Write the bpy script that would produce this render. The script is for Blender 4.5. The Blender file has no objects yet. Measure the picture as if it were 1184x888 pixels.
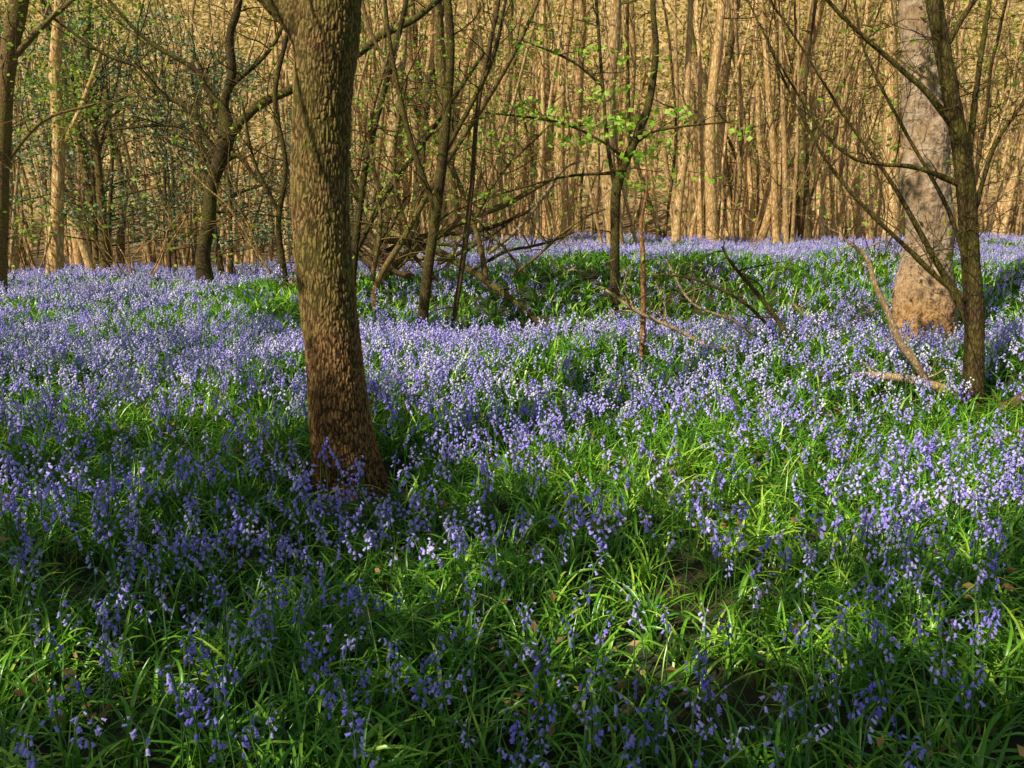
import bpy, math, random
import numpy as np
from mathutils import Vector, noise as mnoise
random.seed(7)
RNG = np.random.default_rng(11)
scene = bpy.context.scene
COL = scene.collection

# ------------------------------------------------------------------ terrain and image-pixel to world helpers
PITCH = math.radians(11.5); F = 1025.0
CAM = np.array([0.0, 0.0, 1.6])
S = np.array([-0.56, -0.54, 0.76]); S = S/np.linalg.norm(S)

def sstep(a, b, x):
    t = np.clip((x-a)/(b-a), 0, 1); return t*t*(3-2*t)

def height(x, y):
    x = np.asarray(x, float); y = np.asarray(y, float)
    u = x/np.maximum(y, 4.0)
    right = sstep(-0.30, -0.04, u)
    h = 0.26*np.exp(-((y-8.0-0.3*np.sin(x))/1.4)**2)*sstep(-4, 0, x)
    h = h - 0.64*np.exp(-((y-11.6)/2.1)**2)*sstep(-3.5, 0.5, x)
    h = h + sstep(14, 27, y)*(0.20*right+0.0) - 0.75*sstep(15.5, 25, y)*(1-right)
    h = h + 0.20*np.exp(-((y-18)/2.4)**2)*sstep(-2, 1, x)
    h = h + 0.30*np.exp(-((x-1.4)/2.8)**2-((y-16.5)/1.9)**2)+0.24*np.exp(-((x-7.5)/2.5)**2-((y-18)/2.0)**2)+0.26*np.exp(-((x+3.4)/1.7)**2-((y-15.0)/1.4)**2)
    h = h - 1.3*sstep(29, 40, y)
    h = h + 42*sstep(58, 150, y)
    h = h + 0.05*np.sin(1.3*x+0.6*y)*np.cos(0.9*y-0.5*x) + 0.04*np.sin(2.9*x-1.7*y+1)
    h = h + 0.11*np.sin(0.8*x+2.0)*np.sin(0.55*y+0.3*x)*sstep(8, 14, y)
    h = h + 0.022*np.sin(6.1*x+1.3*y)*np.sin(5.3*y-2.0*x)
    return h

def ray(px, py):
    a = (px-592)/F; b = (444-py)/F
    return np.array([a, math.cos(PITCH)+b*math.sin(PITCH), -math.sin(PITCH)+b*math.cos(PITCH)])
def P(px, py, d):
    r = ray(px, py); return CAM+r*(d/r[1])
def ghit(px, py, maxd=26):
    r = ray(px, py); s = 1.5
    while s < maxd:
        p = CAM+r*s
        if p[2] <= height(p[0], p[1]): return p[1]
        s += 0.03
    return maxd

# ------------------------------------------------------------------ mesh building
class B:
    def __init__(s): s.v = []; s.f = []; s.n = 0; s.m = []; s.a = []
    def add(s, v, f, m=0, a=None):
        v = np.asarray(v, float); f = np.asarray(f, int)
        s.v.append(v); s.f.append(f+s.n); s.n += len(v)
        s.m.append(np.full(len(f), m, int) if np.isscalar(m) else m)
        s.a.append(np.zeros(len(v)) if a is None else a)
    def arrays(s):
        return np.concatenate(s.v), np.concatenate(s.f), np.concatenate(s.m), np.concatenate(s.a)
    def mesh(s, name, mats, smooth=True):
        v, f, m, a = s.arrays()
        return make_mesh(name, v, f, mats, m, a, smooth)

def make_mesh(name, v, f, mats, m=None, a=None, smooth=True):
    me = bpy.data.meshes.new(name)
    me.vertices.add(len(v)); me.vertices.foreach_set("co", v.astype(np.float32).ravel())
    me.loops.add(f.size); me.loops.foreach_set("vertex_index", f.astype(np.int32).ravel())
    me.polygons.add(len(f)); me.polygons.foreach_set("loop_start", np.arange(0, f.size, f.shape[1], dtype=np.int32))
    if m is not None: me.polygons.foreach_set("material_index", m.astype(np.int32))
    me.polygons.foreach_set("use_smooth", np.full(len(f), smooth))
    me.update(calc_edges=True)
    if a is not None:
        at = me.attributes.new("var", 'FLOAT', 'POINT'); at.data.foreach_set("value", a.astype(np.float32))
    for x in mats: me.materials.append(x)
    return me

def tube_arr(pts, rad, k, ncos=None):
    pts = np.asarray(pts, float); rad = np.asarray(rad, float); n = len(pts)
    t = np.gradient(pts, axis=0); t /= np.linalg.norm(t, axis=1)[:, None]+1e-9
    mt = np.abs(t.mean(0)); ref = np.zeros(3); ref[np.argmin(mt)] = 1
    n1 = ref-(t@ref)[:, None]*t; n1 /= np.linalg.norm(n1, axis=1)[:, None]+1e-9
    n2 = np.cross(t, n1)
    an = np.arange(k)*2*math.pi/k
    ring = n1[:, None, :]*np.cos(an)[None, :, None]+n2[:, None, :]*np.sin(an)[None, :, None]
    v = pts[:, None, :]+ring*rad[:, None, None]
    i = np.arange(n-1)[:, None]*k; j = np.arange(k)[None, :]; j2 = (j+1) % k
    f = np.stack([i+j, i+j2, i+k+j2, i+k+j], -1).reshape(-1, 4)
    return v.reshape(-1, 3), f, ring.reshape(-1, 3)
def tube(b, pts, rad, k=6, m=0):
    v, f, _ = tube_arr(pts, rad, k); b.add(v, f, m)

def smooth_path(pts, n):
    pts = np.asarray(pts, float)
    p = np.vstack([2*pts[0]-pts[1], pts, 2*pts[-1]-pts[-2]])
    out = []; segs = len(pts)-1
    for q in np.linspace(0, segs-1e-6, n):
        i = int(q); t = q-i; a, b_, c, d = p[i], p[i+1], p[i+2], p[i+3]
        out.append(0.5*((2*b_)+(-a+c)*t+(2*a-5*b_+4*c-d)*t*t+(-a+3*b_-3*c+d)*t**3))
    return np.array(out)

def rough_tube(b, pts4, n, k, lump=0.03, fine=0.0, m=0, seed=0.0, fs=46.0, zf=0.27):
    q = smooth_path(pts4, n); pts = q[:, :3]; rad = np.maximum(q[:, 3], 0.002)
    v, f, ring = tube_arr(pts, rad, k)
    rr = np.repeat(rad, k); off = np.zeros(len(v)); var = np.zeros(len(v))
    for i in range(len(v)):
        x, y, z = v[i]
        o = mnoise.noise(Vector((x*3+seed, y*3, z*1.3)))*lump*rr[i]*4
        if fine > 0:
            w = mnoise.noise(Vector((x*14, y*14, z*9)))*0.02+mnoise.noise(Vector((x*45, y*45, z*30)))*0.007
            dd = mnoise.voronoi(Vector(((x+w)*fs, (y-w)*fs, (z+w*2.5)*fs*zf+seed)))[0]
            e = min(1.0, (dd[1]-dd[0])*2.3)
            e = e*(0.85+0.5*mnoise.noise(Vector((x*120, y*120, z*90))))
            o += fine*(e-0.6)
            o += fine*0.5*mnoise.noise(Vector((x*70, y*70, z*8)))
            var[i] = e
        off[i] = o
    v = v+ring*off[:, None]
    b.add(v, f, m, var if fine > 0 else np.ones(len(v))*0.8)

def wander(p, d, L, r, rng, nseg=6, wob=0.18, up=0.08, tip=0.25):
    pts = [np.array(p, float)]; d = np.array(d, float); d /= np.linalg.norm(d)
    for i in range(nseg):
        d = d+rng.normal(0, wob, 3)+np.array([0, 0, up]); d /= np.linalg.norm(d)
        pts.append(pts[-1]+d*L/nseg)
    return np.array(pts), np.linspace(r, r*tip, nseg+1)

def grow(b, p, d, L, r, depth, rng, tips, kids=4, up=0.08, wob=0.18, k=4, nseg=6, spread=0.9, m=0):
    pts, rad = wander(p, d, L, r, rng, nseg, wob, up)
    tube(b, pts, rad, k, m)
    tips.append(pts[-1]); tips.append(pts[len(pts)//2+1])
    if depth <= 0: return
    for c in range(kids):
        i = rng.integers(1, len(pts))
        dd = pts[i]-pts[i-1]; dd /= np.linalg.norm(dd)+1e-9
        nd = dd+rng.normal(0, spread, 3)*0.8; nd /= np.linalg.norm(nd)
        grow(b, pts[i], nd, L*rng.uniform(0.35, 0.65), max(rad[i]*0.6, 0.003), depth-1, rng, tips,
             max(2, kids-1), up, wob, 3, max(4, nseg-1), spread, m)

def leaf_quads(c, size, rng, aspect=0.55):
    c = np.asarray(c); n = len(c)
    a = rng.normal(0, 1, (n, 3)); a[:, 2] *= 0.6; a /= np.linalg.norm(a, axis=1)[:, None]
    s = np.cross(a, rng.normal(0, 1, (n, 3))); s /= np.linalg.norm(s, axis=1)[:, None]
    nrm = np.cross(a, s)
    size = np.asarray(size)[:, None]
    v = np.stack([c-a*size*0.5, c+s*size*aspect*0.5+nrm*size*0.08, c+a*size*0.5, c-s*size*aspect*0.5+nrm*size*0.08], 1).reshape(-1, 3)
    f = np.arange(4*n).reshape(-1, 4)
    return v, f, np.repeat(rng.random(n), 4)
def add_leaves(b, c, size, rng, m=0, aspect=0.55):
    v, f, a = leaf_quads(c, size, rng, aspect); b.add(v, f, m, a)

# ------------------------------------------------------------------ materials
class NT:
    def __init__(s, name):
        s.mat = bpy.data.materials.new(name); s.mat.use_nodes = True
        s.t = s.mat.node_tree; s.t.nodes.clear()
        s.out = s.n('ShaderNodeOutputMaterial')
    def n(s, typ, **kw):
        x = s.t.nodes.new(typ)
        for k, v in kw.items(): setattr(x, k, v)
        return x
    def l(s, a, b): s.t.links.new(a, b)
    def mix(s, fac, a, b, mode='MIX'):
        x = s.n('ShaderNodeMix', data_type='RGBA', blend_type=mode)
        for sock, val in ((x.inputs[0], fac), (x.inputs[6], a), (x.inputs[7], b)):
            if hasattr(val, 'is_output'): s.l(val, sock)
            elif isinstance(val, (tuple, list)): sock.default_value = (*val, 1)
            else: sock.default_value = val
        return x.outputs[2]
    def ramp(s, fac, stops):
        r = s.n('ShaderNodeValToRGB'); e = r.color_ramp.elements
        while len(e) < len(stops): e.new(0.5)
        for i, (p, c) in enumerate(stops):
            e[i].position = p; e[i].color = (*c, 1) if isinstance(c, tuple) else (c, c, c, 1)
        s.l(fac, r.inputs[0]); return r.outputs[0]
    def noise(s, vec, scale, detail=4, rough=0.6, dist=0):
        x = s.n('ShaderNodeTexNoise'); x.inputs['Scale'].default_value = scale
        x.inputs['Detail'].default_value = detail; x.inputs['Roughness'].default_value = rough
        x.inputs['Distortion'].default_value = dist
        s.l(vec, x.inputs['Vector']); return x.outputs[0]

def leaf_mat(name, c1, c2, c3, transl=0.4, rough=0.45, rnd='attr', spec=0.4):
    t = NT(name)
    if rnd == 'attr':
        a = t.n('ShaderNodeAttribute', attribute_name='var'); fac = a.outputs['Fac']
    else:
        a = t.n('ShaderNodeObjectInfo'); fac = a.outputs['Random']
    col = t.ramp(fac, [(0.0, c1), (0.5, c2), (1.0, c3)])
    p = t.n('ShaderNodeBsdfPrincipled'); t.l(col, p.inputs['Base Color'])
    p.inputs['Roughness'].default_value = rough; p.inputs['Specular IOR Level'].default_value = spec
    tr = t.n('ShaderNodeBsdfTranslucent'); t.l(col, tr.inputs['Color'])
    mx = t.n('ShaderNodeMixShader'); mx.inputs[0].default_value = transl
    t.l(p.outputs[0], mx.inputs[1]); t.l(tr.outputs[0], mx.inputs[2]); t.l(mx.outputs[0], t.out.inputs[0])
    return t.mat

def bark_mat(name, dark, light, moss, moss_amt=0.5, sc=22, stretch=0.25, bump=0.6, dist=0.02, rnd=0.0, attr=False, base_red=False):
    t = NT(name)
    tc = t.n('ShaderNodeTexCoord'); mp = t.n('ShaderNodeMapping')
    mp.inputs['Scale'].default_value = (1, 1, stretch); t.l(tc.outputs['Object'], mp.inputs[0])
    vec = mp.outputs[0]
    fn = t.noise(vec, sc*2.0, 6, 0.75)
    mm = t.n('ShaderNodeMath', operation='MULTIPLY')
    if attr:
        a = t.n('ShaderNodeAttribute', attribute_name='var')
        e = t.ramp(a.outputs['Fac'], [(0.08, 0.0), (0.75, 1.0)])
    else:
        nz = t.n('ShaderNodeTexNoise'); nz.inputs['Scale'].default_value = 16; nz.inputs['Detail'].default_value = 4; t.l(vec, nz.inputs['Vector'])
        ad = t.n('ShaderNodeVectorMath', operation='MULTIPLY_ADD'); ad.inputs[1].default_value = (0.06, 0.06, 0.06)
        t.l(nz.outputs['Color'], ad.inputs[0]); t.l(vec, ad.inputs[2])
        vo = t.n('ShaderNodeTexVoronoi', feature='DISTANCE_TO_EDGE'); vo.inputs['Scale'].default_value = sc
        t.l(ad.outputs[0], vo.inputs['Vector'])
        e = t.ramp(vo.outputs[0], [(0.0, 0.0), (0.3, 1.0)])
    t.l(e, mm.inputs[0])
    f2 = t.ramp(fn, [(0.38, 0.4), (0.58, 1.0)]); t.l(f2, mm.inputs[1])
    col = t.mix(mm.outputs[0], dark, light)
    big = t.noise(tc.outputs['Object'], 1.8, 7, 0.75)
    ms = t.ramp(big, [(max(0.02, 0.62-moss_amt*0.35), 0.0), (min(0.98, 0.78-moss_amt*0.25), 0.85)])
    mcol = t.mix(mm.outputs[0], tuple(c*0.3 for c in moss), moss)
    col = t.mix(ms, col, mcol)
    if base_red:
        sep = t.n('ShaderNodeSeparateXYZ'); t.l(tc.outputs['Object'], sep.inputs[0])
        mr = t.n('ShaderNodeMapRange'); mr.inputs[1].default_value = 1.1; mr.inputs[2].default_value = 0.0; t.l(sep.outputs[2], mr.inputs[0])
        red = t.mix(mm.outputs[0], dark, (light[0]*1.15, light[1]*0.9, light[2]*0.75))
        col = t.mix(mr.outputs[0], col, red)
    if rnd > 0:
        oi = t.n('ShaderNodeObjectInfo')
        r = t.ramp(oi.outputs['Random'], [(0, (1-rnd, 1-rnd, 1-rnd)), (0.5, (1, 0.95, 0.85)), (1, (1+rnd*.4, 1+rnd*.35, 1+rnd*.2))])
        col = t.mix(1.0, col, r, 'MULTIPLY')
    p = t.n('ShaderNodeBsdfPrincipled'); t.l(col, p.inputs['Base Color'])
    p.inputs['Roughness'].default_value = 0.9; p.inputs['Specular IOR Level'].default_value = 0.15
    bp = t.n('ShaderNodeBump'); bp.inputs['Strength'].default_value = bump; bp.inputs['Distance'].default_value = dist
    t.l(mm.outputs[0], bp.inputs['Height']); t.l(bp.outputs[0], p.inputs['Normal'])
    t.l(p.outputs[0], t.out.inputs[0])
    return t.mat

M_OAKN = bark_mat('oak_bark_fissured', (0.045, 0.022, 0.008), (0.46, 0.27, 0.105), (0.33, 0.28, 0.06), 0.55, 90, 0.3, 0.6, 0.003, attr=True, base_red=True)
M_OAK = bark_mat('oak_bark', (0.08, 0.04, 0.016), (0.54, 0.34, 0.14), (0.38, 0.32, 0.06), 0.55, 62, 0.3, 0.8, 0.008)
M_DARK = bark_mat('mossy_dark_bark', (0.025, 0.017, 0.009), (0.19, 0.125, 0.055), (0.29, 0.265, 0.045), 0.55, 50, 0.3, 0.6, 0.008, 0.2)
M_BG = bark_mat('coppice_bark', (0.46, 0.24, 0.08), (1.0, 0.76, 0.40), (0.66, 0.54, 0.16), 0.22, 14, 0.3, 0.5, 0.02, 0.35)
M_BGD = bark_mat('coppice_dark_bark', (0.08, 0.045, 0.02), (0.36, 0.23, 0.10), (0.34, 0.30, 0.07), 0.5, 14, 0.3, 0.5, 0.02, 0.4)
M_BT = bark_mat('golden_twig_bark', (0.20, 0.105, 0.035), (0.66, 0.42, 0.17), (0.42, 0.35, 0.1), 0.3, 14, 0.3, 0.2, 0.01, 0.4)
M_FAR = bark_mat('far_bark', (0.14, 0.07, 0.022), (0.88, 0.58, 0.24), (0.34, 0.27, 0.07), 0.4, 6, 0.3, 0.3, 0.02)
M_DEAD = bark_mat('dead_wood', (0.26, 0.16, 0.08), (0.85, 0.62, 0.38), (0.45, 0.36, 0.12), 0.1, 50, 0.4, 0.4, 0.006, 0.2)
M_RED = bark_mat('rusty_bark', (0.16, 0.07, 0.03), (0.62, 0.33, 0.13), (0.45, 0.30, 0.10), 0.1, 50, 0.4, 0.4, 0.006)
M_TWIG = bark_mat('twig_bark', (0.05, 0.03, 0.015), (0.26, 0.165, 0.08), (0.22, 0.19, 0.05), 0.4, 40, 0.5, 0.3, 0.005, 0.3)

def birch():
    t = NT('birch_bark'); tc = t.n('ShaderNodeTexCoord')
    mp = t.n('ShaderNodeMapping'); mp.inputs['Scale'].default_value = (1, 1, 1.7); t.l(tc.outputs['Object'], mp.inputs[0])
    mv = t.n('ShaderNodeMapping'); mv.inputs['Scale'].default_value = (1, 1, 0.5); t.l(tc.outputs['Object'], mv.inputs[0])
    n1 = t.noise(mp.outputs[0], 7, 10, 0.85, 0.8); n2 = t.noise(tc.outputs['Object'], 2.6, 8, 0.8)
    n3 = t.noise(mv.outputs[0], 14, 9, 0.9)
    col = t.mix(t.ramp(n1, [(0.42, 0.0), (0.55, 1.0)]), (0.42, 0.24, 0.12), (1.0, 0.73, 0.47))
    col = t.mix(t.ramp(n2, [(0.45, 0.0), (0.60, 0.7)]), col, (0.66, 0.39, 0.17))
    col = t.mix(t.ramp(n3, [(0.43, 0.92), (0.48, 0.0)]), col, (0.12, 0.065, 0.03))
    sep = t.n('ShaderNodeSeparateXYZ'); t.l(tc.outputs['Object'], sep.inputs[0])
    mr = t.n('ShaderNodeMapRange'); mr.inputs[1].default_value = 1.4; mr.inputs[2].default_value = 0.4; t.l(sep.outputs[2], mr.inputs[0])
    low = t.mix(t.ramp(n3, [(0.44, 0.0), (0.54, 1.0)]), (0.18, 0.075, 0.02), (1.0, 0.50, 0.13)); col = t.mix(mr.outputs[0], col, low)
    p = t.n('ShaderNodeBsdfPrincipled'); t.l(col, p.inputs['Base Color']); p.inputs['Roughness'].default_value = 0.85
    bp = t.n('ShaderNodeBump'); bp.inputs['Strength'].default_value = 1.0; bp.inputs['Distance'].default_value = 0.05
    t.l(n3, bp.inputs['Height']); t.l(bp.outputs[0], p.inputs['Normal']); t.l(p.outputs[0], t.out.inputs[0])
    return t.mat
M_BIRCH = birch()

M_BLADE = leaf_mat('bluebell_leaf', (0.035, 0.13, 0.010), (0.17, 0.44, 0.020), (0.68, 0.92, 0.09), 0.26, 0.30, spec=0.6)
M_STEM = leaf_mat('flower_stem', (0.08, 0.19, 0.04), (0.12, 0.26, 0.05), (0.16, 0.28, 0.10), 0.2)
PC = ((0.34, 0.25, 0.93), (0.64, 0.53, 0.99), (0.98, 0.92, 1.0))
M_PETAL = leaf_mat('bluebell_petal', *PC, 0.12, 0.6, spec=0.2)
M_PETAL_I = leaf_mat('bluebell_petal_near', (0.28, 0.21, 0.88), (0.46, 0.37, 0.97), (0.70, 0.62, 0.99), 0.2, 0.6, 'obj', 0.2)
M_STEM_I = leaf_mat('flower_stem_near', (0.08, 0.19, 0.04), (0.12, 0.26, 0.05), (0.16, 0.26, 0.14), 0.2, 0.4, 'obj')
M_LEAF = leaf_mat('spring_leaf', (0.16, 0.32, 0.02), (0.32, 0.52, 0.04), (0.54, 0.68, 0.08), 0.5)
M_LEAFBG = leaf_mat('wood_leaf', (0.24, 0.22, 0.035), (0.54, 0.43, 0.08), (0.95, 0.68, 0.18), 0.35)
M_MAPLE = leaf_mat('maple_leaf', (0.30, 0.60, 0.03), (0.48, 0.78, 0.06), (0.66, 0.90, 0.12), 0.45)
M_HOLLY = leaf_mat('holly_leaf', (0.025, 0.08, 0.035), (0.09, 0.20, 0.085), (0.40, 0.48, 0.22), 0.2, 0.4)
M_LITTER = leaf_mat('dead_leaf', (0.16, 0.08, 0.03), (0.34, 0.18, 0.06), (0.55, 0.33, 0.13), 0.2, 0.7)

def ground_mat():
    t = NT('woodland_soil'); tc = t.n('ShaderNodeTexCoord'); v = tc.outputs['Object']
    n1 = t.noise(v, 0.9, 8, 0.7); n2 = t.noise(v, 18, 6, 0.8); n3 = t.noise(v, 60, 4, 0.8); n4 = t.noise(v, 1.2, 8, 0.85)
    c = t.mix(t.ramp(n2, [(0.35, 0.0), (0.65, 1.0)]), (0.02, 0.014, 0.007), (0.12, 0.07, 0.03))
    c = t.mix(t.ramp(n1, [(0.4, 0.0), (0.6, 0.7)]), c, (0.025, 0.065, 0.01))
    sep = t.n('ShaderNodeSeparateXYZ'); t.l(v, sep.inputs[0])
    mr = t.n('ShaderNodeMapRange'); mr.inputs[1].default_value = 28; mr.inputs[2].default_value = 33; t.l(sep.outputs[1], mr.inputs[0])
    gap_shade = t.mix(n3, (0.012, 0.007, 0.003), (0.12, 0.07, 0.028))  # shade in the gaps between trunks, put into the floor colour
    c = t.mix(mr.outputs[0], c, gap_shade)
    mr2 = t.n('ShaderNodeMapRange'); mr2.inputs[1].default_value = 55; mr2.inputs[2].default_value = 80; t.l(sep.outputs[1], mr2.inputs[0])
    far = t.mix(t.ramp(n4, [(0.42, 0.0), (0.58, 1.0)]), (0.16, 0.10, 0.03), (0.72, 0.48, 0.18))  # golden hill: sunlit gaps put into the ground colour
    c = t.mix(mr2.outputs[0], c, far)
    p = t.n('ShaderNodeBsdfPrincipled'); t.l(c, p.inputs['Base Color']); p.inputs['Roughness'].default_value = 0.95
    bp = t.n('ShaderNodeBump'); bp.inputs['Strength'].default_value = 0.8; bp.inputs['Distance'].default_value = 0.03
    t.l(n2, bp.inputs['Height']); t.l(bp.outputs[0], p.inputs['Normal']); t.l(p.outputs[0], t.out.inputs[0])
    return t.mat
M_GROUND = ground_mat()

# ------------------------------------------------------------------ object helpers
def obj(name, data, parent=None, **kw):
    o = bpy.data.objects.new(name, data); COL.objects.link(o)
    if parent is not None: o.parent = parent
    for k, v in kw.items(): o[k] = v
    return o

def tree(name, base, tb, cb, tmat, cmat, label, category='tree', group=None, crown_name='crown'):
    e = obj(name, None, label=label, category=category); e.empty_display_size = 0.3
    base = np.array(base); e.location = base
    if group: e['group'] = group
    if tb.n:
        tb.v = [v-base for v in tb.v]; obj('trunk', tb.mesh('trunk', [tmat]), e)
    if cb is not None and cb.n:
        cb.v = [v-base for v in cb.v]; obj(crown_name, cb.mesh('crown', [cmat], False), e)
    return e

# ------------------------------------------------------------------ ground
def build_ground():
    q = np.linspace(-1, 1, 300); xs = np.sinh(q*4.2)/math.sinh(4.2)*260
    q = np.linspace(0, 1, 320)
    a = np.arcsinh(-30/6.0); b_ = np.arcsinh(330/6.0)
    ys = 6+np.sinh(a+(b_-a)*q)*6
    X, Y = np.meshgrid(xs, ys); Z = height(X, Y)
    v = np.stack([X, Y, Z], -1).reshape(-1, 3); nx = len(xs); ny = len(ys)
    i = np.arange(ny-1)[:, None]*nx; j = np.arange(nx-1)[None, :]
    f = np.stack([i+j, i+j+1, i+nx+j+1, i+nx+j], -1).reshape(-1, 4)
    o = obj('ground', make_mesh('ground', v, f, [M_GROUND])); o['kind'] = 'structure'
    o['label'] = 'gently rolling woodland floor of dark soil and leaf litter'; o['category'] = 'ground'
build_ground()

# ------------------------------------------------------------------ foliage carpet
def nz2(x, y, s, seed=0):
    x = x*s+seed; y = y*s-seed*1.7
    n = (np.sin(x*1.7+1.3*np.sin(y*1.1+seed))+np.sin(y*2.1+1.7*np.sin(x*0.9))+np.sin((x+y)*1.3+1.1*np.sin(x*2.3-y*1.9))
         + 0.7*np.sin(3.7*x-2.9*y+2*np.sin(y*3.1)))
    return 0.5+n/6.5

def scatter(y0, y1, dens, rng, margin=1.0, u=0.62):
    xm = u*y1+margin; n = int(2*xm*(y1-y0)*dens)
    x = rng.uniform(-xm, xm, n); y = rng.uniform(y0, y1, n)
    k = np.abs(x) < u*y+margin
    return x[k], y[k]

def blades(b, x, y, per, rng, L=(0.2, 0.34), W=(0.009, 0.015), K=5, fold=True, upright=0.0, cvr=(0.7, 2.4)):
    n = len(x)*per
    bx = np.repeat(x, per)+rng.normal(0, 0.018, n); by = np.repeat(y, per)+rng.normal(0, 0.018, n)
    az = rng.uniform(0, 2*math.pi, n); ln = rng.uniform(*L, n); w = rng.uniform(*W, n)
    e0 = rng.uniform(0.8, 1.45, n)+upright*0.1; cv = rng.uniform(*cvr, n)*(1-upright)
    bz = height(bx, by)-0.01
    t = np.linspace(0, 1, K+1); ang = e0[:, None]-cv[:, None]*t[None, :]**1.3
    step = ln[:, None]/K
    r = np.concatenate([np.zeros((n, 1)), np.cumsum(np.cos(ang[:, :-1])*step, 1)], 1)
    z = np.concatenate([np.zeros((n, 1)), np.cumsum(np.sin(ang[:, :-1])*step, 1)], 1)
    bend = rng.normal(0, 0.5, n)[:, None]*t[None, :]**2*0.5
    ca = np.cos(az[:, None]+bend); sa = np.sin(az[:, None]+bend)
    p = np.stack([bx[:, None]+r*ca, by[:, None]+r*sa, bz[:, None]+np.maximum(z, 0.0)], -1)
    prof = np.clip(np.minimum(0.55+t*1.5, 1.0)*np.sqrt(np.clip(1.02-t**2.2, 0, 1)), 0.04, 1)
    hw = w[:, None]*0.5*prof[None, :]
    tw = rng.normal(0, 0.35, n)[:, None]
    side = np.stack([-sa*np.cos(tw), ca*np.cos(tw), np.sin(tw)*np.ones_like(sa)], -1)
    if fold:
        lift = np.stack([np.zeros_like(hw), np.zeros_like(hw), hw*0.55], -1)
        V = np.stack([p+side*hw[..., None]+lift, p, p-side*hw[..., None]+lift], 2); c = 3
    else:
        V = np.stack([p+side*hw[..., None], p-side*hw[..., None]], 2); c = 2
    V = V.reshape(-1, 3)
    bi = (np.arange(n)*(K+1)*c)[:, None, None]; ki = (np.arange(K)*c)[None, :, None]; ji = np.arange(c-1)[None, None, :]
    q = bi+ki+ji
    f = np.stack([q, q+1, q+1+c, q+c], -1).reshape(-1, 4)
    var = np.repeat(np.clip(rng.beta(1.8, 2.2, n)+0.25*(nz2(bx, by, 0.8, 3)-0.5), 0, 1), (K+1)*c)
    b.add(V, f, 0, var)

D = 4.85
tree_xy = P(405, 565, D)[:2]
def clear_oak(x, y, rng):
    dd = np.hypot(x-tree_xy[0], y-tree_xy[1]+0.12)
    k = rng.random(len(x)) < sstep(0.2, 0.6, dd)*0.85+0.17
    return x[k], y[k]
fb = B()
x, y = scatter(1.5, 6.2, 128, RNG, 0.4); x, y = clear_oak(x, y, RNG)
k = RNG.random(len(x)) < 0.25+1.15*nz2(x, y, 2.0, 5); x, y = x[k], y[k]
blades(fb, x, y, 8, RNG, (0.17, 0.32), (0.008, 0.015), 6, True)
x, y = scatter(1.5, 6.2, 50, RNG, 0.4); x, y = clear_oak(x, y, RNG); blades(fb, x, y, 2, RNG, (0.2, 0.34), (0.003, 0.006), 5, False, 0.7)
x, y = scatter(6.2, 12, 74, RNG); blades(fb, x, y, 6, RNG, (0.20, 0.34), (0.012, 0.019), 4, False)
x, y = scatter(12, 31, 27, RNG, 2); blades(fb, x, y, 5, RNG, (0.26, 0.40), (0.022, 0.032), 3, False)
o = obj('bluebell_foliage', fb.mesh('bluebell_foliage', [M_BLADE])); o['kind'] = 'stuff'
o['label'] = 'glossy strap-shaped green leaves carpeting the woodland floor'; o['category'] = 'ground cover'

# ------------------------------------------------------------------ bluebells
def bell(b, p, d, L, r, lod, m=1):
    d = d/np.linalg.norm(d)
    if lod == 0:
        ts = np.array([0, 0.12, 0.5, 0.85, 1.0]); rs = np.array([0.25, 0.8, 0.85, 1.0, 1.6])*r; k = 6
    elif lod == 1:
        ts = np.array([0, 0.3, 1.0]); rs = np.array([0.3, 0.95, 1.4])*r; k = 5
    else:
        ts = np.array([0, 1.0]); rs = np.array([0.5, 1.35])*r; k = 3
    pts = p[None, :]+d[None, :]*ts[:, None]*L
    v, f, _ = tube_arr(pts, rs, k)
    if lod == 0:
        rim = v[-k:]; rim[1::2] = pts[-1]+(rim[1::2]-pts[-1])*0.55-d*L*0.12
    b.add(v, f, m)

def flower(rng, lod):
    b = B(); H = rng.uniform(0.25, 0.38); a = rng.uniform(0, 2*math.pi); lean = rng.uniform(0.0, 0.06)
    n = {0: 10, 1: 6, 2: 4}[lod]; t = np.linspace(0, 1, n)
    droop = np.clip((t-0.84)/0.16, 0, 1)**2
    dirv = np.array([math.cos(a), math.sin(a)])
    rr = lean*t**2+droop*rng.uniform(0.01, 0.03)
    pts = np.stack([dirv[0]*rr, dirv[1]*rr, H*t-droop*H*0.03], -1)
    tube(b, pts, np.linspace(0.0030, 0.0016, n)*(1 if lod == 0 else 1.2), 5 if lod == 0 else 3, 0)
    nb = int(rng.integers(6, 11)) if lod == 0 else (int(rng.integers(6, 10)) if lod == 1 else 7)
    for i in range(nb):
        q = 0.74+0.26*(i/(nb-1)); p = np.array([np.interp(q, t, pts[:, j]) for j in range(3)])
        side = a+rng.normal(0, 1.6); last = q > 0.93
        out = np.array([math.cos(side), math.sin(side), 0.15]); st = rng.uniform(0.007, 0.016)
        p2 = p+out*st
        if lod == 0: tube(b, np.array([p, p+out*st*0.6+np.array([0, 0, 0.003]), p2]), [0.001]*3, 3, 0)
        d = np.array([out[0]*0.6, out[1]*0.6, -1.0 if not last else -0.3])+rng.normal(0, 0.25, 3)
        Lb = rng.uniform(0.013, 0.018)*(0.75 if last else 1); r = 0.0048*(0.7 if last else 1)
        if lod == 2: Lb *= 1.4; r *= 1.9
        if lod == 1: r *= 1.2; Lb *= 1.12
        bell(b, p2, d, Lb, r, lod)
    return b

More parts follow.
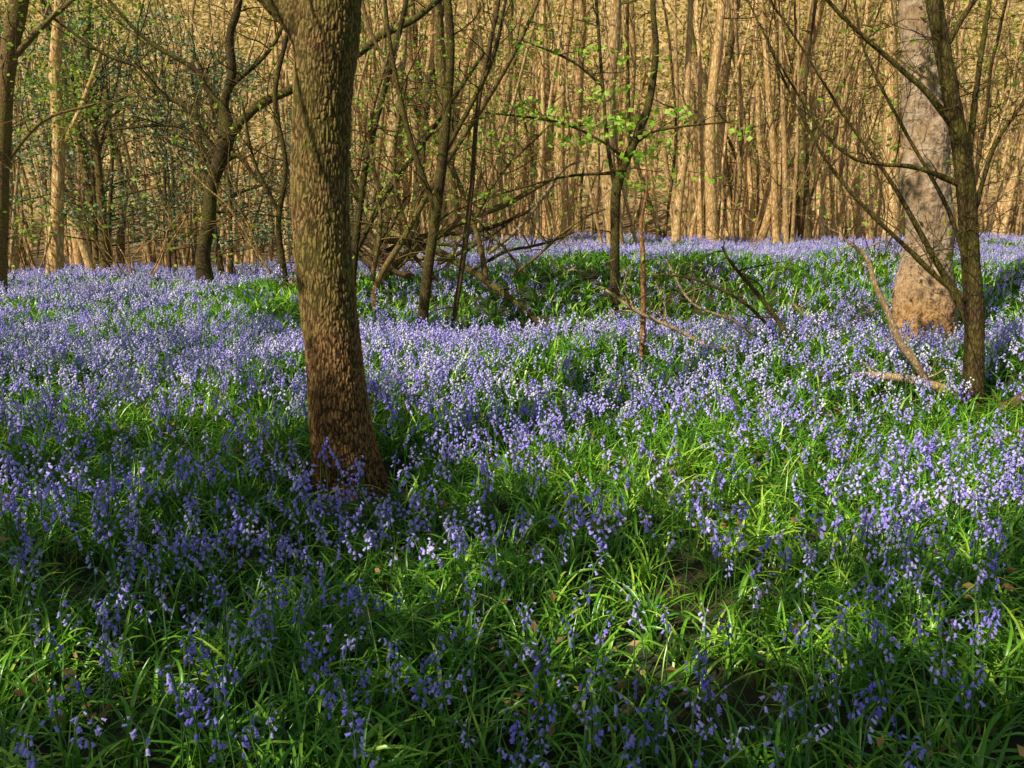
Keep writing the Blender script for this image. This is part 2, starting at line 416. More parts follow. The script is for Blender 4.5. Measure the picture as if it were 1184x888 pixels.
def dens_map(x, y):
    d = 0.44+0.50*sstep(4.6, 7.3, y)
    d = d*(0.15+1.6*nz2(x, y, 1.1, 2)**1.3)
    d = d*(0.42+1.15*nz2(x, y, 0.38, 8))
    d = d*np.where((y > 4.8) & (y < 6.6) & (x > 0.3) & (nz2(x, y, 1.6, 4) > 0.45), 0.5, 1)
    d = d*(1+1.1*np.exp(-((y-8.3)/1.2)**2))
    g = np.exp(-((x+4.0)/1.6)**2-((y-13.2)/2.0)**2)+0.88*np.exp(-((x-1.0)/3.0)**2-((y-14.6)/2.2)**2)+0.8*np.exp(-((x-6)/4.0)**2-((y-15.5)/2.0)**2)
    return np.clip(d*(1-0.8*np.clip(g, 0, 1)), 0, 1)

rng = np.random.default_rng(5)
t0 = [flower(rng, 0) for _ in range(16)]
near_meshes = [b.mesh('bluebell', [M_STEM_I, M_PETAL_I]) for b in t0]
x, y = scatter(1.9, 5.2, 92, rng, 0.05, 0.58)
keep = rng.random(len(x)) < (0.2+1.2*nz2(x, y, 1.5, 2)**1.5); x, y = x[keep], y[keep]
keep = np.hypot(x-tree_xy[0], y-tree_xy[1]) > 0.3; x, y = x[keep], y[keep]
order = np.argsort(y)[:300]; ylim = y[order].max(); x, y = x[order], y[order]
z = height(x, y)
for i in range(len(x)):
    o = bpy.data.objects.new('bluebell', near_meshes[i % 16]); COL.objects.link(o)
    o.location = (x[i], y[i], z[i]-0.01); o.rotation_euler = (rng.normal(0, 0.09), rng.normal(0, 0.09), rng.uniform(0, 6.28))
    s = rng.uniform(0.85, 1.15); o.scale = (s, s, s)
    o['label'] = 'violet-blue bluebell nodding on a slender green stem'; o['category'] = 'flower'
    o['group'] = 'bluebells growing in the woodland clearing'

def scatter_templates(b, temps, x, y, rng, smin=0.8, smax=1.15):
    z = height(x, y)-0.01; n = len(x); ti = rng.integers(0, len(temps), n)
    for k, tb in enumerate(temps):
        v, f, m, _ = tb; s = ti == k; c = s.sum()
        if c == 0: continue
        a = rng.uniform(0, 6.283, c); sc = rng.uniform(smin, smax, c)
        ca, sa = np.cos(a)*sc, np.sin(a)*sc
        tx, ty = rng.normal(0, 0.09, c), rng.normal(0, 0.09, c)
        X = v[None, :, 0]*ca[:, None]-v[None, :, 1]*sa[:, None]+x[s][:, None]+tx[:, None]*v[None, :, 2]
        Y = v[None, :, 0]*sa[:, None]+v[None, :, 1]*ca[:, None]+y[s][:, None]+ty[:, None]*v[None, :, 2]
        Z = v[None, :, 2]*sc[:, None]+z[s][:, None]
        V = np.stack([X, Y, Z], -1).reshape(-1, 3)
        Fc = (f[None]+(np.arange(c)*len(v))[:, None, None]).reshape(-1, 4)
        var = rng.beta(1.5, 1.6, c)*np.where(y[s] < 6.0, 0.68, 1.0)  # petals dimmed near, paler beyond: shade and sun put into the colour
        b.add(V, Fc, np.tile(m, c), np.repeat(var, len(v)))

bb = B()
t1 = [flower(rng, 1).arrays() for _ in range(16)]; t2 = [flower(rng, 2).arrays() for _ in range(12)]
def sel(y0, y1, dens, margin):
    x, y = scatter(y0, y1, dens, rng, margin); k = rng.random(len(x)) < dens_map(x, y)
    k &= np.hypot(x-tree_xy[0], y-tree_xy[1]) > 0.3
    return x[k], y[k]
x, y = sel(ylim, 6.5, 165, 0.4); scatter_templates(bb, t1, x, y, rng)
x, y = sel(6.5, 11, 150, 1); scatter_templates(bb, t1, x, y, rng)
x, y = sel(11, 31, 80, 2); scatter_templates(bb, t2, x, y, rng, 0.9, 1.2)
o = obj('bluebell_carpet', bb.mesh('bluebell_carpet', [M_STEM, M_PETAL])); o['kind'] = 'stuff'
o['label'] = 'dense drift of violet-blue bluebells between the trees'; o['category'] = 'flowers'

lb = B(); x, y = scatter(1.7, 9, 100, rng, 0.3)
k = nz2(x, y, 2.2, 9) > 0.58; x, y = x[k], y[k]
c = np.stack([x, y, height(x, y)+rng.uniform(0.01, 0.17, len(x))], -1)
add_leaves(lb, c, rng.uniform(0.03, 0.06, len(c)), rng, aspect=0.55)
o = obj('leaf_litter', lb.mesh('leaf_litter', [M_LITTER], False)); o['kind'] = 'stuff'
o['label'] = 'curled brown dead leaves lying among the greenery'; o['category'] = 'leaf litter'

# ------------------------------------------------------------------ trees laid out by image pixels and added shade oaks
def path(pts, d):
    out = []
    for q in pts:
        dd = d if len(q) < 4 else d+q[3]
        p = P(q[0], q[1], dd); s = dd/ray(q[0], q[1])[1]
        out.append([*p, q[2]*s/F*0.5])
    return out
def anchored(pts, d):
    p = path(pts, d); g = float(height(p[0][0], p[0][1]))
    if p[0][2] > g-0.05:
        p.insert(0, [p[0][0], p[0][1], g-0.12, p[0][3]*1.08])
    return p
def crown_from(tips, rng, per, spread, size, cb):
    tips = np.array(tips); c = np.repeat(tips, per, 0)+rng.normal(0, spread, (len(tips)*per, 3))
    add_leaves(cb, c, rng.uniform(*size, len(c)), rng)
def upper_limbs(tb, top, r, rng, n=6, L=3.0, up=0.1, k=6):
    tips = []
    for i in range(n):
        a = i*2.4+rng.uniform(0, 1)
        grow(tb, top+np.array([0, 0, -rng.uniform(0, 1.5)]), (math.cos(a), math.sin(a), rng.uniform(0.3, 1.2)), L*rng.uniform(.7, 1.2), r*0.6, 2, rng, tips, 4, up, 0.15, 6)
    return tips

def shade(x, y):
    s = np.full(x.shape, 0.05)
    s = np.where((y > 9.8) & (y < 12.6) & (x > -3) & (x < 1.2), 0.45, s)
    s = np.where((y > 9.5) & (y < 12.0) & (x > 4), 0.30, s)
    s = np.where((y > 6.4) & (y <= 9.8), 0.0+0.14*(x < -1.2), s)
    s = np.where((y > 5.3) & (y <= 6.4), np.where(x < -1.2, 0.38, np.where(x < 0.3, 0.55, 0.0)), s)
    s = np.where(y <= 5.3, 1.15, s)
    for cx, cy, rx, ry, a in [(1.4, 4.25, 1.05, .58, 2.2), (-1.5, 2.8, .8, .36, 2.1), (0.25, 3.1, .65, .22, 1.9), (1.5, 2.9, .75, .28, 1.9),
                              (2.4, 4.9, 1.1, .8, 2.0), (-0.7, 3.5, .45, .14, 1.6), (-2.4, 4.4, .8, .4, 1.8), (0.6, 5.15, 0.9, 0.4, 1.9), (-0.6, 2.5, .35, .13, 1.5),
                              (-.3, 5.5, .3, .4, .5), (.2, 6.0, .4, .4, .8)]:
        s = s-a*np.exp(-((x-cx)/rx)**2-((y-cy)/ry)**2)
    return s
rs = np.random.default_rng(21)
n = 6400
gx = rs.uniform(-9, 10, n); gy = rs.uniform(0.5, 16, n)
sh = shade(gx, gy)
pr = sh*1.05+0.6*(nz2(gx, gy, 1.9, 6)-0.5)*(sh > 0.05)
k = (rs.random(n) < pr) & (sh > 0.0); gx, gy = gx[k], gy[k]
hh = rs.uniform(5.0, 7.0, len(gx))
cl = np.stack([gx, gy, height(gx, gy)], -1)+S[None, :]*(hh/S[2])[:, None]  # leaf clumps set sunward of the ground spots they are to shade

shade_oaks = [(-7.6, -4.6), (-5.0, -1.6), (-9.6, 2.3), (-2.2, -6.4), (-13.2, -1.2), (2.8, -7.0), (-6, -9.0), (-13.5, 5)]  # unseen oaks added to carry the clumps that dapple the ground
cen = np.array(shade_oaks)
own = np.argmin(np.hypot(cl[:, None, 0]-cen[None, :, 0], cl[:, None, 1]-cen[None, :, 1]), 1)
for i, (bx, by) in enumerate(shade_oaks):
    g = float(height(bx, by)); tb, cb = B(), B()
    r0 = rs.uniform(.10, .15)
    ptsT = [[bx, by, g-.1, r0*1.3], [bx+.05, by, g+.5, r0], [bx+.1, by+.1, g+3, r0*.85], [bx+.0, by+.2, g+6, r0*.65], [bx+.1, by+.1, g+8, r0*.35], [bx, by, g+9, .02]]
    rough_tube(tb, ptsT, 40, 12, 0.04, seed=i)
    mine = cl[own == i]
    for c in mine[::14]:
        st = np.array([bx+.05, by+.1, g+min(8.0, max(3.5, c[2]-1.5-0.25*math.hypot(c[0]-bx, c[1]-by)))])
        mid = (st+c)/2+rs.normal(0, .25, 3)+np.array([0, 0, -.2])
        pp = smooth_path([[*st], [*mid], [*c]], 7); tube(tb, pp, np.linspace(.02, .004, 7), 5)
    if len(mine):
        cc = np.repeat(mine, 26, 0)+rs.normal(0, 0.14, (len(mine)*26, 3))
        add_leaves(cb, cc, rs.uniform(0.12, 0.17, len(cc)), rs, aspect=0.65)
    tree('oak_tree', (bx, by, g), tb, cb, M_OAK, M_LEAF, 'unseen mossy oak added so its leafy crown dapples the bluebells', group='oaks around the clearing')

# -- main oak
rng = np.random.default_rng(3)
tb, cb = B(), B()
trunk = path([(410, 605, 112), (408, 575, 92), (403, 545, 79), (395, 495, 71), (386, 415, 67), (376, 310, 65), (371, 210, 64), (372, 110, 65), (379, 30, 72), (386, -60, 66), (392, -200, 60), (398, -450, 54), (400, -800, 44), (395, -1300, 22), (390, -1600, 6)], D)
rough_tube(tb, trunk[:10], 800, 300, 0.035, 0.007, seed=1, fs=64, zf=0.19)
rough_tube(tb, trunk[9:], 80, 24, 0.03, 0.0, seed=1)
rough_tube(tb, path([(372, 75, 40), (352, 25, 48), (318, -8, 40), (280, -45, 38), (215, -120, 34), (140, -260, 28), (80, -480, 20), (40, -700, 8)], D), 180, 70, 0.04, 0.004, seed=2, fs=64, zf=.4)
rough_tube(tb, path([(395, -150, 36, 0), (450, -240, 30, .2), (540, -330, 24, .5), (640, -460, 18, .9), (720, -650, 8, 1.3)], D), 60, 20, 0.04, 0.004, seed=3)
tips = upper_limbs(tb, np.array(trunk[12][:3]), 0.09, rng, 4, 2.2)
crown_from(tips, rng, 4, 0.22, (.06, .10), cb)
g = float(height(trunk[1][0], D))
tree('oak_tree', (trunk[1][0], D, g), tb, cb, M_OAKN, M_LEAF, 'thick golden-brown fissured oak trunk rising from the bluebells', group='oaks around the clearing')

def pixel_tree(name, stems, d, mat, label, twigs=10, twigL=1.0, leaves=3, leafsize=(.05, .09), lmat=M_LEAF, seed=0, k=14, n=50, fine=0.0, anchor=True, category='tree', twr=0.012, spread=0.15, lump=0.04, extra=None, group=None, fs=46):  # stems are image pixel points and widths, projected to distance d
    rng = np.random.default_rng(100+seed); tb, cb = B(), B(); tips = []; base = None
    for si, st in enumerate(stems):
        p = anchored(st, d) if (anchor and si == 0) else path(st, d)
        p = np.array(p)
        if base is None: base = p[0, :3].copy(); base[2] = float(height(base[0], base[1]))
        rough_tube(tb, p, n if si == 0 else 30, k if si == 0 else max(5, k//2), lump, fine, seed=seed+si, fs=fs)
        q = smooth_path(p, 60)
        for t in range(twigs):
            i = rng.integers(12 if si == 0 else 6, 60)
            dr = np.array([rng.normal(), rng.normal(), rng.uniform(0, 1.1)])
            rr = min(q[i, 3]*.5, twr)
            grow(tb, q[i, :3], dr, twigL*rng.uniform(.4, 1.3), rr, 2, rng, tips, 3, 0.03, 0.2, 4, 6)
    if leaves and tips: crown_from(tips, rng, leaves, spread, leafsize, cb)
    if extra is not None:
        add_leaves(cb, extra, rng.uniform(leafsize[0], leafsize[1]*1.1, len(extra)), rng, aspect=0.85)
    return tree(name, base, tb, cb, mat, lmat, label, category, group)

dC = ghit(238, 340)
pixel_tree('oak_tree', [
    [(238, 328, 20), (235, 295, 17), (241, 255, 16), (244, 220, 15), (254, 185, 17), (262, 152, 19), (259, 120, 11), (268, 85, 11), (266, 40, 9), (276, 0, 9), (284, -120, 7), (290, -260, 4)],
    [(258, 165, 13), (282, 138, 12), (305, 118, 11), (345, 100, 11), (410, 65, 10), (440, 42, 8), (480, 22, 8), (515, -8, 7), (610, -90, 5)],
    [(254, 180, 9), (232, 150, 7), (222, 128, 7), (188, 108, 5), (160, 78, 4), (120, 62, 4), (60, 20, 3)],
    [(262, 130, 8), (238, 100, 7), (225, 80, 6), (165, 42, 5), (100, -30, 3)],
    [(250, 190, 6), (215, 150, 5), (180, 145, 4), (130, 150, 3)],
    [(266, 100, 7), (310, 60, 5), (330, 20, 4), (340, -40, 3)],
    [(252, 195, 7), (275, 180, 6), (300, 210, 4), (330, 225, 3)]], dC, M_DARK,
    'dark mossy tree with a long limb reaching sideways', 12, 1.3, 0, seed=1, n=90, twr=.014, fine=0.004)
dB = ghit(2, 345)
pixel_tree('oak_tree', [[(-4, 325, 21), (0, 250, 18), (4, 150, 18), (10, 70, 19), (22, 0, 21), (32, -80, 20), (40, -300, 8)],
    [(12, 70, 9), (60, 20, 6), (110, -20, 4)], [(5, 190, 5), (50, 140, 4), (110, 120, 3)]], dB, M_OAK, 'slim mossy oak trunk at the clearing edge', 7, 1.2, 2, (.07, .11), seed=2, fine=0.004)
pixel_tree('oak_tree', [[(62, 325, 20), (66, 250, 15), (68, 170, 14), (64, 80, 13), (70, -20, 11), (75, -120, 6)], [(68, 180, 6), (95, 120, 5), (120, 50, 4)]], dB+3.5, M_BG, 'pale golden sunlit trunk standing before holly', 9, 1.2, 2, (.08, .13), seed=32)
pixel_tree('oak_tree', [[(122, 318, 13), (118, 250, 10), (112, 180, 9), (100, 90, 8), (104, -20, 7), (105, -80, 4)], [(112, 305, 8), (106, 240, 7), (90, 150, 6), (80, 60, 4)]], dB+4.5, M_OAK, 'twin mossy golden stems standing before holly', 9, 1.2, 2, (.08, .13), seed=33)
dD = ghit(490, 392)
pixel_tree('hazel_tree', [[(488, 376, 13), (495, 310, 12), (505, 240, 12), (515, 150, 11), (521, 60, 10), (516, -20, 9), (510, -160, 4)],
    [(505, 245, 7), (480, 180, 7), (462, 110, 6), (448, 30, 5), (440, -60, 3)],
    [(512, 180, 6), (545, 120, 6), (572, 60, 5), (590, -30, 3)]], dD, M_DARK, 'slender dark hazel stem with wiry side twigs', 12, 1.2, 0, seed=3, k=10, twr=.012)
pixel_tree('hazel_tree', [[(523, 380, 7), (534, 310, 6.5), (545, 220, 6), (553, 120, 5.5), (575, 10, 5), (590, -80, 3)]], dD+.3, M_TWIG, 'thin leaning hazel stem among bluebells', 9, .9, 1, seed=4, k=8, twr=.009)
pixel_tree('hazel_tree', [[(408, 318, 9), (415, 250, 8), (425, 180, 7), (448, 90, 7), (470, 0, 6), (480, -80, 4)], [(418, 230, 5), (400, 180, 5), (385, 90, 4)],
     [(412, 290, 6), (450, 220, 5), (500, 150, 5), (560, 60, 4)]], dD+1.5, M_DARK, 'leaning dark hazel stems crossing each other', 11, 1.2, 0, seed=5, k=8)
pixel_tree('hazel_tree', [[(435, 330, 8), (470, 270, 7), (508, 200, 7), (560, 120, 6), (600, 50, 5), (640, -40, 4)], [(470, 270, 5), (455, 190, 5), (470, 90, 4)],
     [(430, 325, 6), (440, 250, 5), (428, 150, 5), (450, 60, 4)]], dD+1.1, M_OAK, 'leaning hazel stems fanning outwards', 11, 1.2, 1, (.06, .1), seed=15, k=8)
pixel_tree('hazel_tree', [[(560, 310, 7), (545, 250, 6), (515, 180, 6), (470, 110, 5), (430, 40, 4), (410, -40, 3)], [(548, 255, 5), (580, 200, 4), (630, 150, 3)]], dD+1.9, M_OAK, 'thin hazel stem leaning across its neighbours', 10, 1.1, 1, (.06, .1), seed=16, k=8)
pixel_tree('hazel_tree', [[(330, 325, 8), (322, 260, 7), (330, 190, 6), (318, 110, 6), (335, 20, 5), (330, -60, 3)], [(325, 250, 5), (295, 190, 4), (280, 120, 3)]], dD+2.2, M_DARK, 'dark wavy hazel stem behind the oak', 10, 1.1, 0, seed=17, k=8)
dE = ghit(711, 364)
rngx = np.random.default_rng(9); ex = []
for (px, py, sp, cnt) in [(640, 135, 24, 60), (665, 160, 16, 28), (715, 145, 20, 100), (700, 108, 16, 36), (745, 178, 15, 34), (600, 125, 18, 34), (785, 130, 15, 28), (560, 160, 14, 18), (800, 205, 16, 16), (735, 215, 12, 16), (565, 230, 15, 16), (680, 60, 20, 24), (740, 70, 16, 16), (600, 50, 18, 16), (860, 150, 14, 12), (480, 150, 14, 12)]:
    for _ in range(cnt):
        ex.append(P(px+rngx.normal(0, sp), py+rngx.normal(0, sp*.38), dE+rngx.normal(0, .4)))
pixel_tree('field_maple_tree', [[(711, 352, 12), (711, 280, 11), (712, 225, 12), (722, 190, 11), (735, 160, 10), (750, 120, 9), (758, 60, 8), (755, 0, 7), (760, -90, 5)],
    [(712, 220, 6), (703, 170, 5), (697, 100, 4), (690, 10, 4), (684, -80, 3)],
    [(725, 185, 4), (690, 160, 3), (640, 140, 3), (560, 130, 2)],
    [(697, 100, 3), (660, 70, 3), (600, 45, 2)],
    [(715, 200, 4), (650, 205, 3), (565, 228, 2)],
    [(735, 165, 4), (765, 150, 3), (850, 140, 2)]], dE, M_DARK, 'slim maple with fresh bright green leaves', 6, .9, 0, (.065, .115), M_MAPLE, seed=6, k=10, extra=np.array(ex))
dF = ghit(742, 424)
pixel_tree('sapling', [[(742, 410, 7), (744, 350, 6.5), (743, 290, 6), (741, 262, 5), (748, 215, 3), (745, 170, 2)]], dF, M_RED, 'thin rusty-brown sapling stem among bluebells', 7, .45, 1, seed=7, k=8, twr=.004)
dG = ghit(1068, 417)
pixel_tree('birch_tree', [[(1066, 418, 112), (1067, 394, 88), (1069, 360, 66), (1071, 320, 57), (1072, 290, 53), (1071, 200, 50), (1069, 100, 48), (1063, 0, 45), (1058, -120, 40), (1050, -500, 25), (1045, -900, 6)],
    [(1066, 40, 18), (1090, -20, 14), (1120, -120, 8)]], dG, M_BIRCH, 'stout pale birch with rough pinkish-tan bark', 4, 1.3, 2, (.07, .11), seed=8, k=90, n=320, fine=0.024, lump=0.06, fs=26)
dH = ghit(1124, 478)
pixel_tree('hawthorn_tree', [
    [(1124, 480, 29), (1125, 440, 25), (1127, 370, 22), (1122, 300, 22), (1117, 220, 21), (1107, 150, 19), (1092, 70, 18), (1080, 0, 18), (1068, -80, 15), (1060, -300, 8)],
    [(1115, 215, 8), (1060, 194, 6), (1020, 190, 5), (985, 182, 4), (950, 150, 4), (905, 80, 3), (862, -5, 3)],
    [(1123, 350, 10), (1085, 322, 7), (1050, 288, 6), (1000, 240, 5), (955, 185, 4), (915, 110, 3), (880, 30, 2)],
    [(1106, 150, 10), (1070, 105, 8), (1030, 70, 6), (975, 20, 5), (930, -30, 4)],
    [(1124, 385, 10), (1106, 345, 9), (1070, 280, 7), (1030, 210, 5), (980, 140, 4), (930, 60, 3), (890, 0, 3)],
    [(1120, 180, 9), (1128, 110, 7), (1138, 40, 6), (1150, -40, 5)],
    [(1125, 250, 7), (1150, 170, 5), (1190, 110, 4)],
    [(1090, 60, 8), (1120, 10, 6), (1160, -40, 4)],
    [(1124, 330, 6), (1095, 240, 5), (1040, 140, 4), (1000, 60, 3), (985, -20, 3)]], dH, M_DARK,
    'dark leaning mossy tree with many thin arching branches', 7, .7, 0, (.04, .06), seed=9, k=24, n=120, twr=.005, fine=0.005)

# -- fallen branches
def fallen(pts, d, mat, label, seed, twigs=4, tl=.5, name='fallen_branch'):
    rng = np.random.default_rng(300+seed); tb = B(); p = np.array(path(pts, d))
    rough_tube(tb, p, 36, 8, 0.05, seed=seed); q = smooth_path(p, 40); tips = []
    for t in range(twigs):
        i = rng.integers(6, 40); dr = np.array([rng.normal(), rng.normal(), rng.uniform(-.1, .9)])
        grow(tb, q[i, :3], dr, tl*rng.uniform(.4, 1.3), min(q[i, 3]*.5, .01), 1, rng, tips, 2, 0.0, .25, 4, 5)
    c = p[:, :3].mean(0); tb.v = [v-c for v in tb.v]
    o = obj(name, tb.mesh('fallen_branch', [mat]), label=label, category='branch'); o.location = c; o['group'] = 'fallen branches in the clearing'
dd = ghit(440, 335)
fallen([(430, 338, 11), (455, 305, 11), (480, 290, 10), (530, 258, 8), (585, 236, 7), (640, 206, 4)], dd, M_OAK, 'mossy fallen branch propped across the undergrowth', 1, 8, .9)
dP = ghit(630, 388)
fallen([(398, 268, 8, 2.2), (440, 276, 9, 1.8), (485, 282, 9, 1.4), (530, 304, 9, .9), (580, 338, 8, .4), (632, 380, 8, 0)], dP, M_DARK, 'dark fallen pole sloping down into the bluebells', 2, 5, .6)
fallen([(405, 262, 5), (440, 290, 6), (480, 275, 6), (560, 265, 5), (620, 240, 3)], dd+.4, M_TWIG, 'thin dark fallen branch lying in the undergrowth', 3, 8, .8)
fallen([(330, 330, 6), (410, 322, 7), (460, 300, 7), (520, 300, 4)], dd+.8, M_DEAD, 'broken pale branch lying in the undergrowth', 4, 6, .7)
rq = np.random.default_rng(57)
for i in range(18):
    a0 = rq.uniform(395, 620); b0 = rq.uniform(290, 335); L = rq.uniform(40, 130)*rq.choice([-1, 1]); sl_ = rq.uniform(0, 110); w_ = rq.uniform(3.5, 7)
    fallen([(a0, b0, w_), (a0+L*.3, b0-sl_*.32+rq.normal(0, 5), w_*.9), (a0+L*.55, b0-sl_*.55+rq.normal(0, 5), w_*.8), (a0+L*.8, b0-sl_*.8+rq.normal(0, 5), w_*.6), (a0+L, b0-sl_, 2)], dd+rq.uniform(-.8, 1.4), [M_DARK, M_OAK, M_TWIG, M_DEAD][i % 4], 'thin fallen branch lying in the undergrowth', 20+i, 7, .5)
dj = ghit(1075, 462)
fallen([(1110, 462, 11), (1090, 450, 11), (1060, 441, 10), (1020, 435, 9), (985, 433, 5)], dj, M_DEAD, 'pale dead branch lying across bluebells', 5, 3, .3)
fallen([(1076, 450, 11), (1062, 425, 9), (1040, 395, 8), (1026, 360, 7), (1012, 330, 6), (1003, 300, 5), (983, 280, 3)], dj+.05, M_DEAD, 'pale dead branch propped up at an angle', 6, 5, .35)
dj = ghit(915, 418)
fallen([(914, 410, 6), (904, 378, 6), (880, 345, 5), (846, 305, 4), (835, 285, 3)], dj, M_DARK, 'thin bent dark branch arching over bluebells', 7, 8, .5)
fallen([(870, 408, 5), (820, 400, 5), (780, 380, 4), (740, 362, 4), (700, 335, 3)], dj+.3, M_DEAD, 'thin dead branch lying across bluebells', 8, 8, .5)
fallen([(905, 395, 4), (860, 350, 4), (800, 322, 3), (755, 318, 2)], dj+.2, M_TWIG, 'thin twiggy branch arching over bluebells', 50, 7, .5)
fallen([(890, 402, 4), (850, 372, 3.5), (800, 350, 3), (770, 300, 2)], dj+.5, M_DEAD, 'thin twiggy branch arching over bluebells', 51, 7, .5)
fallen([(1010, 358, 5), (975, 378, 6), (940, 372, 4), (915, 350, 3)], dj+1.5, M_DEAD, 'short crooked dead branch among bluebells', 9, 4, .4)
dj = ghit(1170, 484)
fallen([(1148, 486, 9), (1165, 470, 12), (1195, 456, 14), (1240, 440, 15)], dj, M_OAK, 'mossy fallen branch half buried in bluebells', 10, 1, .3)

# ------------------------------------------------------------------ hazel shrubs (tangle)
rng = np.random.default_rng(42)
for i, (px, py, H) in enumerate([(560, 300, 3.2), (455, 318, 3.0), (620, 292, 3.0), (330, 320, 3.0), (290, 320, 3.4), (860, 288, 3.4), (960, 288, 3.6), (660, 286, 3.4), (1020, 296, 3.4), (390, 315, 3.2), (520, 310, 3.0), (160, 325, 3.0), (1100, 288, 3.4), (30, 322, 3.0)]):
    d = ghit(px, py+10, 25); base = P(px, py, d); base[2] = float(height(base[0], base[1])); tb, cb, tips = B(), B(), []
    for s in range(8):
        a = rng.uniform(0, 6.28)
        grow(tb, base+np.array([math.cos(a)*.1, math.sin(a)*.1, -.05]), (math.cos(a)*.6, math.sin(a)*.6, 1), H*rng.uniform(.7, 1.4), rng.uniform(.010, .022), 2, rng, tips, 4, 0.03, .16, 5, 8)
    crown_from(tips[::2], rng, 1, .14, (.08, .14), cb)
    tree('hazel_shrub', base, tb, cb, [M_TWIG, M_BT][i % 2], M_LEAF, 'wiry multi-stemmed hazel shrub with sparse spring leaves', 'shrub', 'hazel shrubs in the wood', 'crown')

# ------------------------------------------------------------------ holly bushes
HOLLY = [(-9.4, 20.5, 6.0, 2.3), (-6.8, 21.0, 5.4, 2.1), (-12.0, 21.0, 6.4, 2.3), (-5.2, 24, 4.4, 1.7), (-9.5, 25, 7.5, 2.6)]
for i, (x0, y0, H, R) in enumerate(HOLLY):
    g = float(height(x0, y0)); tb, cb = B(), B(); cent = []; nc = 150
    for s in range(3):
        tube(tb, np.array([[x0+rng.normal(0, .15), y0, g-.1], [x0+rng.normal(0, .3), y0, g+H*.5], [x0+rng.normal(0, .5), y0+.1, g+H*.95]]), [.06, .04, .01], 8)
    for j in range(nc):
        zz = rng.uniform(.12, 1)**.8*H; rr = R*math.sqrt(max(.05, 1-(zz/H)**1.9))*rng.uniform(.3, 1.2); a = rng.uniform(0, 6.28)
        c = np.array([x0+math.cos(a)*rr, y0+math.sin(a)*rr, g+zz]); cent.append(c)
        if j % 3 == 0: tube(tb, np.array([[x0, y0, g+max(.3, zz*.8)], (np.array([x0, y0, g+zz*.85])+c)/2, c]), [.02, .014, .005], 4)
    cc = np.repeat(np.array(cent), 30, 0)+rng.normal(0, 1, (nc*30, 3))*np.array([.26, .26, .13])
    add_leaves(cb, cc, rng.uniform(.06, .10, len(cc)), rng, aspect=.6)
    tree('holly_bush', (x0, y0, g), tb, cb, M_TWIG, M_HOLLY, 'dense dark evergreen holly bush under the trees', 'bush', 'holly bushes at the wood edge')

# ------------------------------------------------------------------ coppice wood
variants = []
for i in range(24):
    tb, cb, tips = B(), B(), []
    H = rng.uniform(9, 13); r = [.045, .075, .10, .13, .16, .20, .06, .24][i % 8]; nst = [1, 2, 1, 2, 1, 1, 2, 1][(i*3) % 8]
    wob = rng.choice([.05, .09, .13]) if r < .12 else .05
    for s in range(nst):
        lean = rng.normal(0, .10, 2); pts = [np.array([0, 0, -.3])+np.array([*(rng.normal(0, .15, 2)*(nst > 1)), 0])]
        d = np.array([lean[0]+(s-.5)*.2*(nst > 1), lean[1], 1.0]); kk = 14
        for q in range(kk):
            d = d+np.array([rng.normal(0, wob), rng.normal(0, wob), .06]); d /= np.linalg.norm(d); pts.append(pts[-1]+d*H/kk)
        rs_ = r*(1 if s == 0 else rng.uniform(.5, .9))
        pts = smooth_path(np.array(pts), 28); rad = np.linspace(1, .35, 28)*rs_; rad[0] *= 1.5; rad[1] *= 1.2
        tube(tb, pts, rad, 10)
        for t in range(12 if nst == 1 else 7):
            j = int(3+24*rng.random()**.85); a = rng.uniform(0, 6.28)
            grow(tb, pts[j], (math.cos(a), math.sin(a), rng.uniform(.0, 1.5)), rng.uniform(.8, 3.0), min(rad[j]*.45, rng.uniform(.009, .024)), 2 if t % 2 else 1, rng, tips, 3, 0.01, .22, 4, 6, m=1+(t % 2))
    tp = np.array(tips); lowk = rng.random(len(tp)) < np.clip((tp[:, 2]-1.5)/9, .08, .4); tp = tp[lowk]
    crown_from(tp, rng, 2, .22, (.09, .15), cb)
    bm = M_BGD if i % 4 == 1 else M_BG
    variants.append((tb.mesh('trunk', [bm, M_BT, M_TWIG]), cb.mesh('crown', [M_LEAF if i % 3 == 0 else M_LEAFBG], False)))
placed = []; cnt = 0; tries = 0
def ok(x, y, md):
    if any(math.hypot(x-hx, y-hy) < hr for hx, hy, _, hr in HOLLY): return False
    return all((x-a)**2+(y-b)**2 > md*md for a, b in placed)
while cnt < 190 and tries < 20000:
    tries += 1
    row = rng.random()
    if row < .08: u = rng.uniform(-.64, -.27); y0 = rng.uniform(20, 26)
    elif row < .58: u = rng.uniform(-.62, .64); y0 = rng.uniform(26, 33)
    else: u = rng.uniform(-.62, .62); y0 = rng.uniform(33, 46)
    x0 = u*y0
    if nz2(np.array(x0), np.array(y0), .5, 3) < .38 and rng.random() < .7: continue
    if not ok(x0, y0, .4): continue
    placed.append((x0, y0)); cnt += 1
    tm, cm = variants[rng.integers(0, 24)]
    e = bpy.data.objects.new('coppice_tree', None); COL.objects.link(e); e.empty_display_size = .3
    e.location = (x0, y0, float(height(x0, y0))); e.rotation_euler = (rng.normal(0, .03), rng.normal(0, .03), rng.uniform(0, 6.28)); s = rng.uniform(.75, 1.2)
    e.scale = (s, s, rng.uniform(.9, 1.15))
    e['label'] = 'slender sunlit woodland tree with sparse spring foliage'; e['category'] = 'tree'; e['group'] = 'slender trees of the wood'
    for nm, me in (('trunk', tm), ('crown', cm)):
        c = bpy.data.objects.new(nm, me); c.parent = e; COL.objects.link(c)

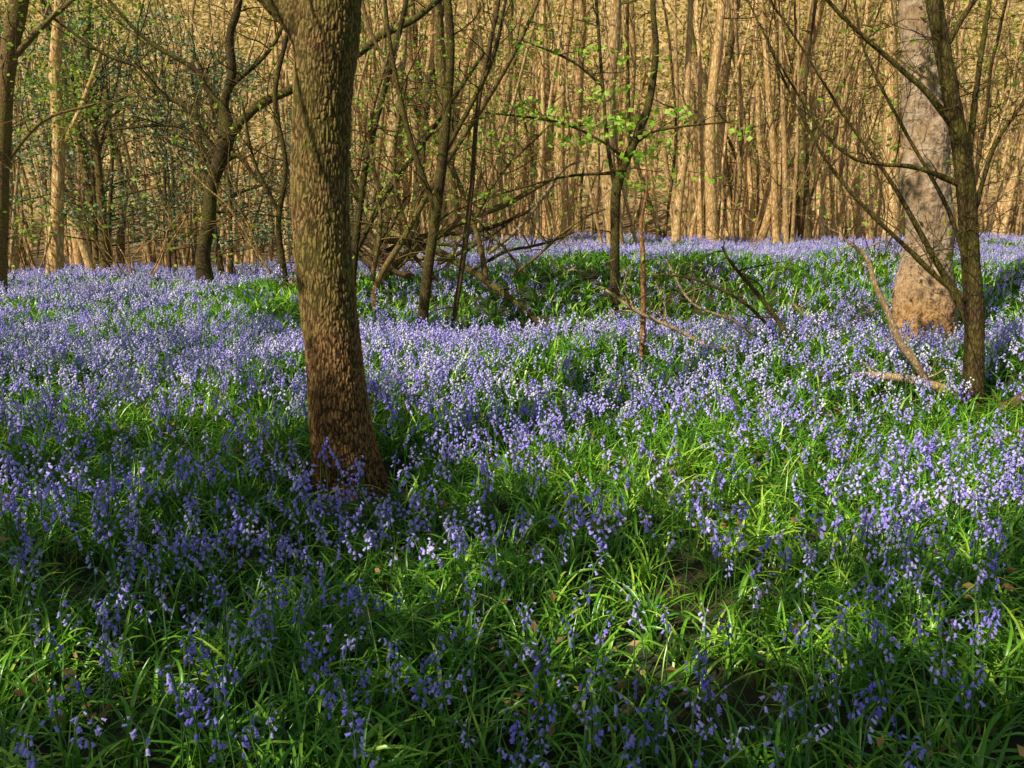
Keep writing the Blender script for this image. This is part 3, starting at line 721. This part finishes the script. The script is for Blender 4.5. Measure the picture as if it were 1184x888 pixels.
fw = B(); rf = np.random.default_rng(77)
for i in range(250):
    y0 = rf.uniform(47, 70); x0 = rf.uniform(-.68, .68)*y0; g = float(height(x0, y0))
    pts = [[x0, y0, g-.2]]; ll = rf.normal(0, .25)
    for q in range(5): pts.append([pts[-1][0]+rf.normal(ll, .35), y0, pts[-1][2]+3])
    tube(fw, smooth_path(np.array(pts), 12), np.linspace(rf.uniform(.08, .26), .05, 12), 5, 0)
n = 44000; y0 = rf.uniform(52, 95, n); x0 = rf.uniform(-.7, .7, n)*y0
hz = 1.5+rf.random(n)**.7*17; z0 = height(x0, y0)+hz
kk = rf.random(n) < (.3+.8*nz2(x0, z0*1.3+y0*.2, .55, 3)+.4*(z0 > 8))*np.where(hz < 5, .4, 1.0); c = np.stack([x0, y0, z0], -1)[kk]
add_leaves(fw, c, rf.uniform(.22, .48, len(c)), rf, 1, .7)
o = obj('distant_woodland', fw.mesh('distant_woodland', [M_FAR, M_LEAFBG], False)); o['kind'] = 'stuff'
o['label'] = 'far-off mass of sunlit trunks and yellow-green leaves'; o['category'] = 'woodland'

# ------------------------------------------------------------------ light, world, camera
w = bpy.data.worlds.new("World"); scene.world = w; w.use_nodes = True
nt = w.node_tree; bg = nt.nodes['Background']; sky = nt.nodes.new('ShaderNodeTexSky'); sky.sky_type = 'NISHITA'; sky.sun_disc = False
sky.sun_elevation = math.asin(S[2]); sky.sun_rotation = math.atan2(S[0], S[1])
nt.links.new(sky.outputs[0], bg.inputs[0]); bg.inputs[1].default_value = 0.088
sl = bpy.data.lights.new('sun', 'SUN'); sl.energy = 5.0; sl.angle = math.radians(0.5); sl.color = (1.0, 0.95, 0.82)
so = bpy.data.objects.new('sun', sl); COL.objects.link(so); so.rotation_euler = Vector(S).to_track_quat('Z', 'Y').to_euler(); so.location = (-20, -12, 25)
cam = bpy.data.cameras.new('camera'); co = bpy.data.objects.new('camera', cam); COL.objects.link(co)
co.location = CAM; co.rotation_euler = (math.radians(90)-PITCH, 0, 0)
cam.sensor_width = 36; cam.lens = 36*F/1184; cam.clip_end = 1000; cam.clip_start = 0.05
scene.camera = co
scene.view_settings.view_transform = 'Standard'; scene.view_settings.look = 'None'; scene.view_settings.exposure = 0
print('distances', dC, dD, dE, dF, dG, dH, 'ylim', ylim, 'clumps', len(cl))
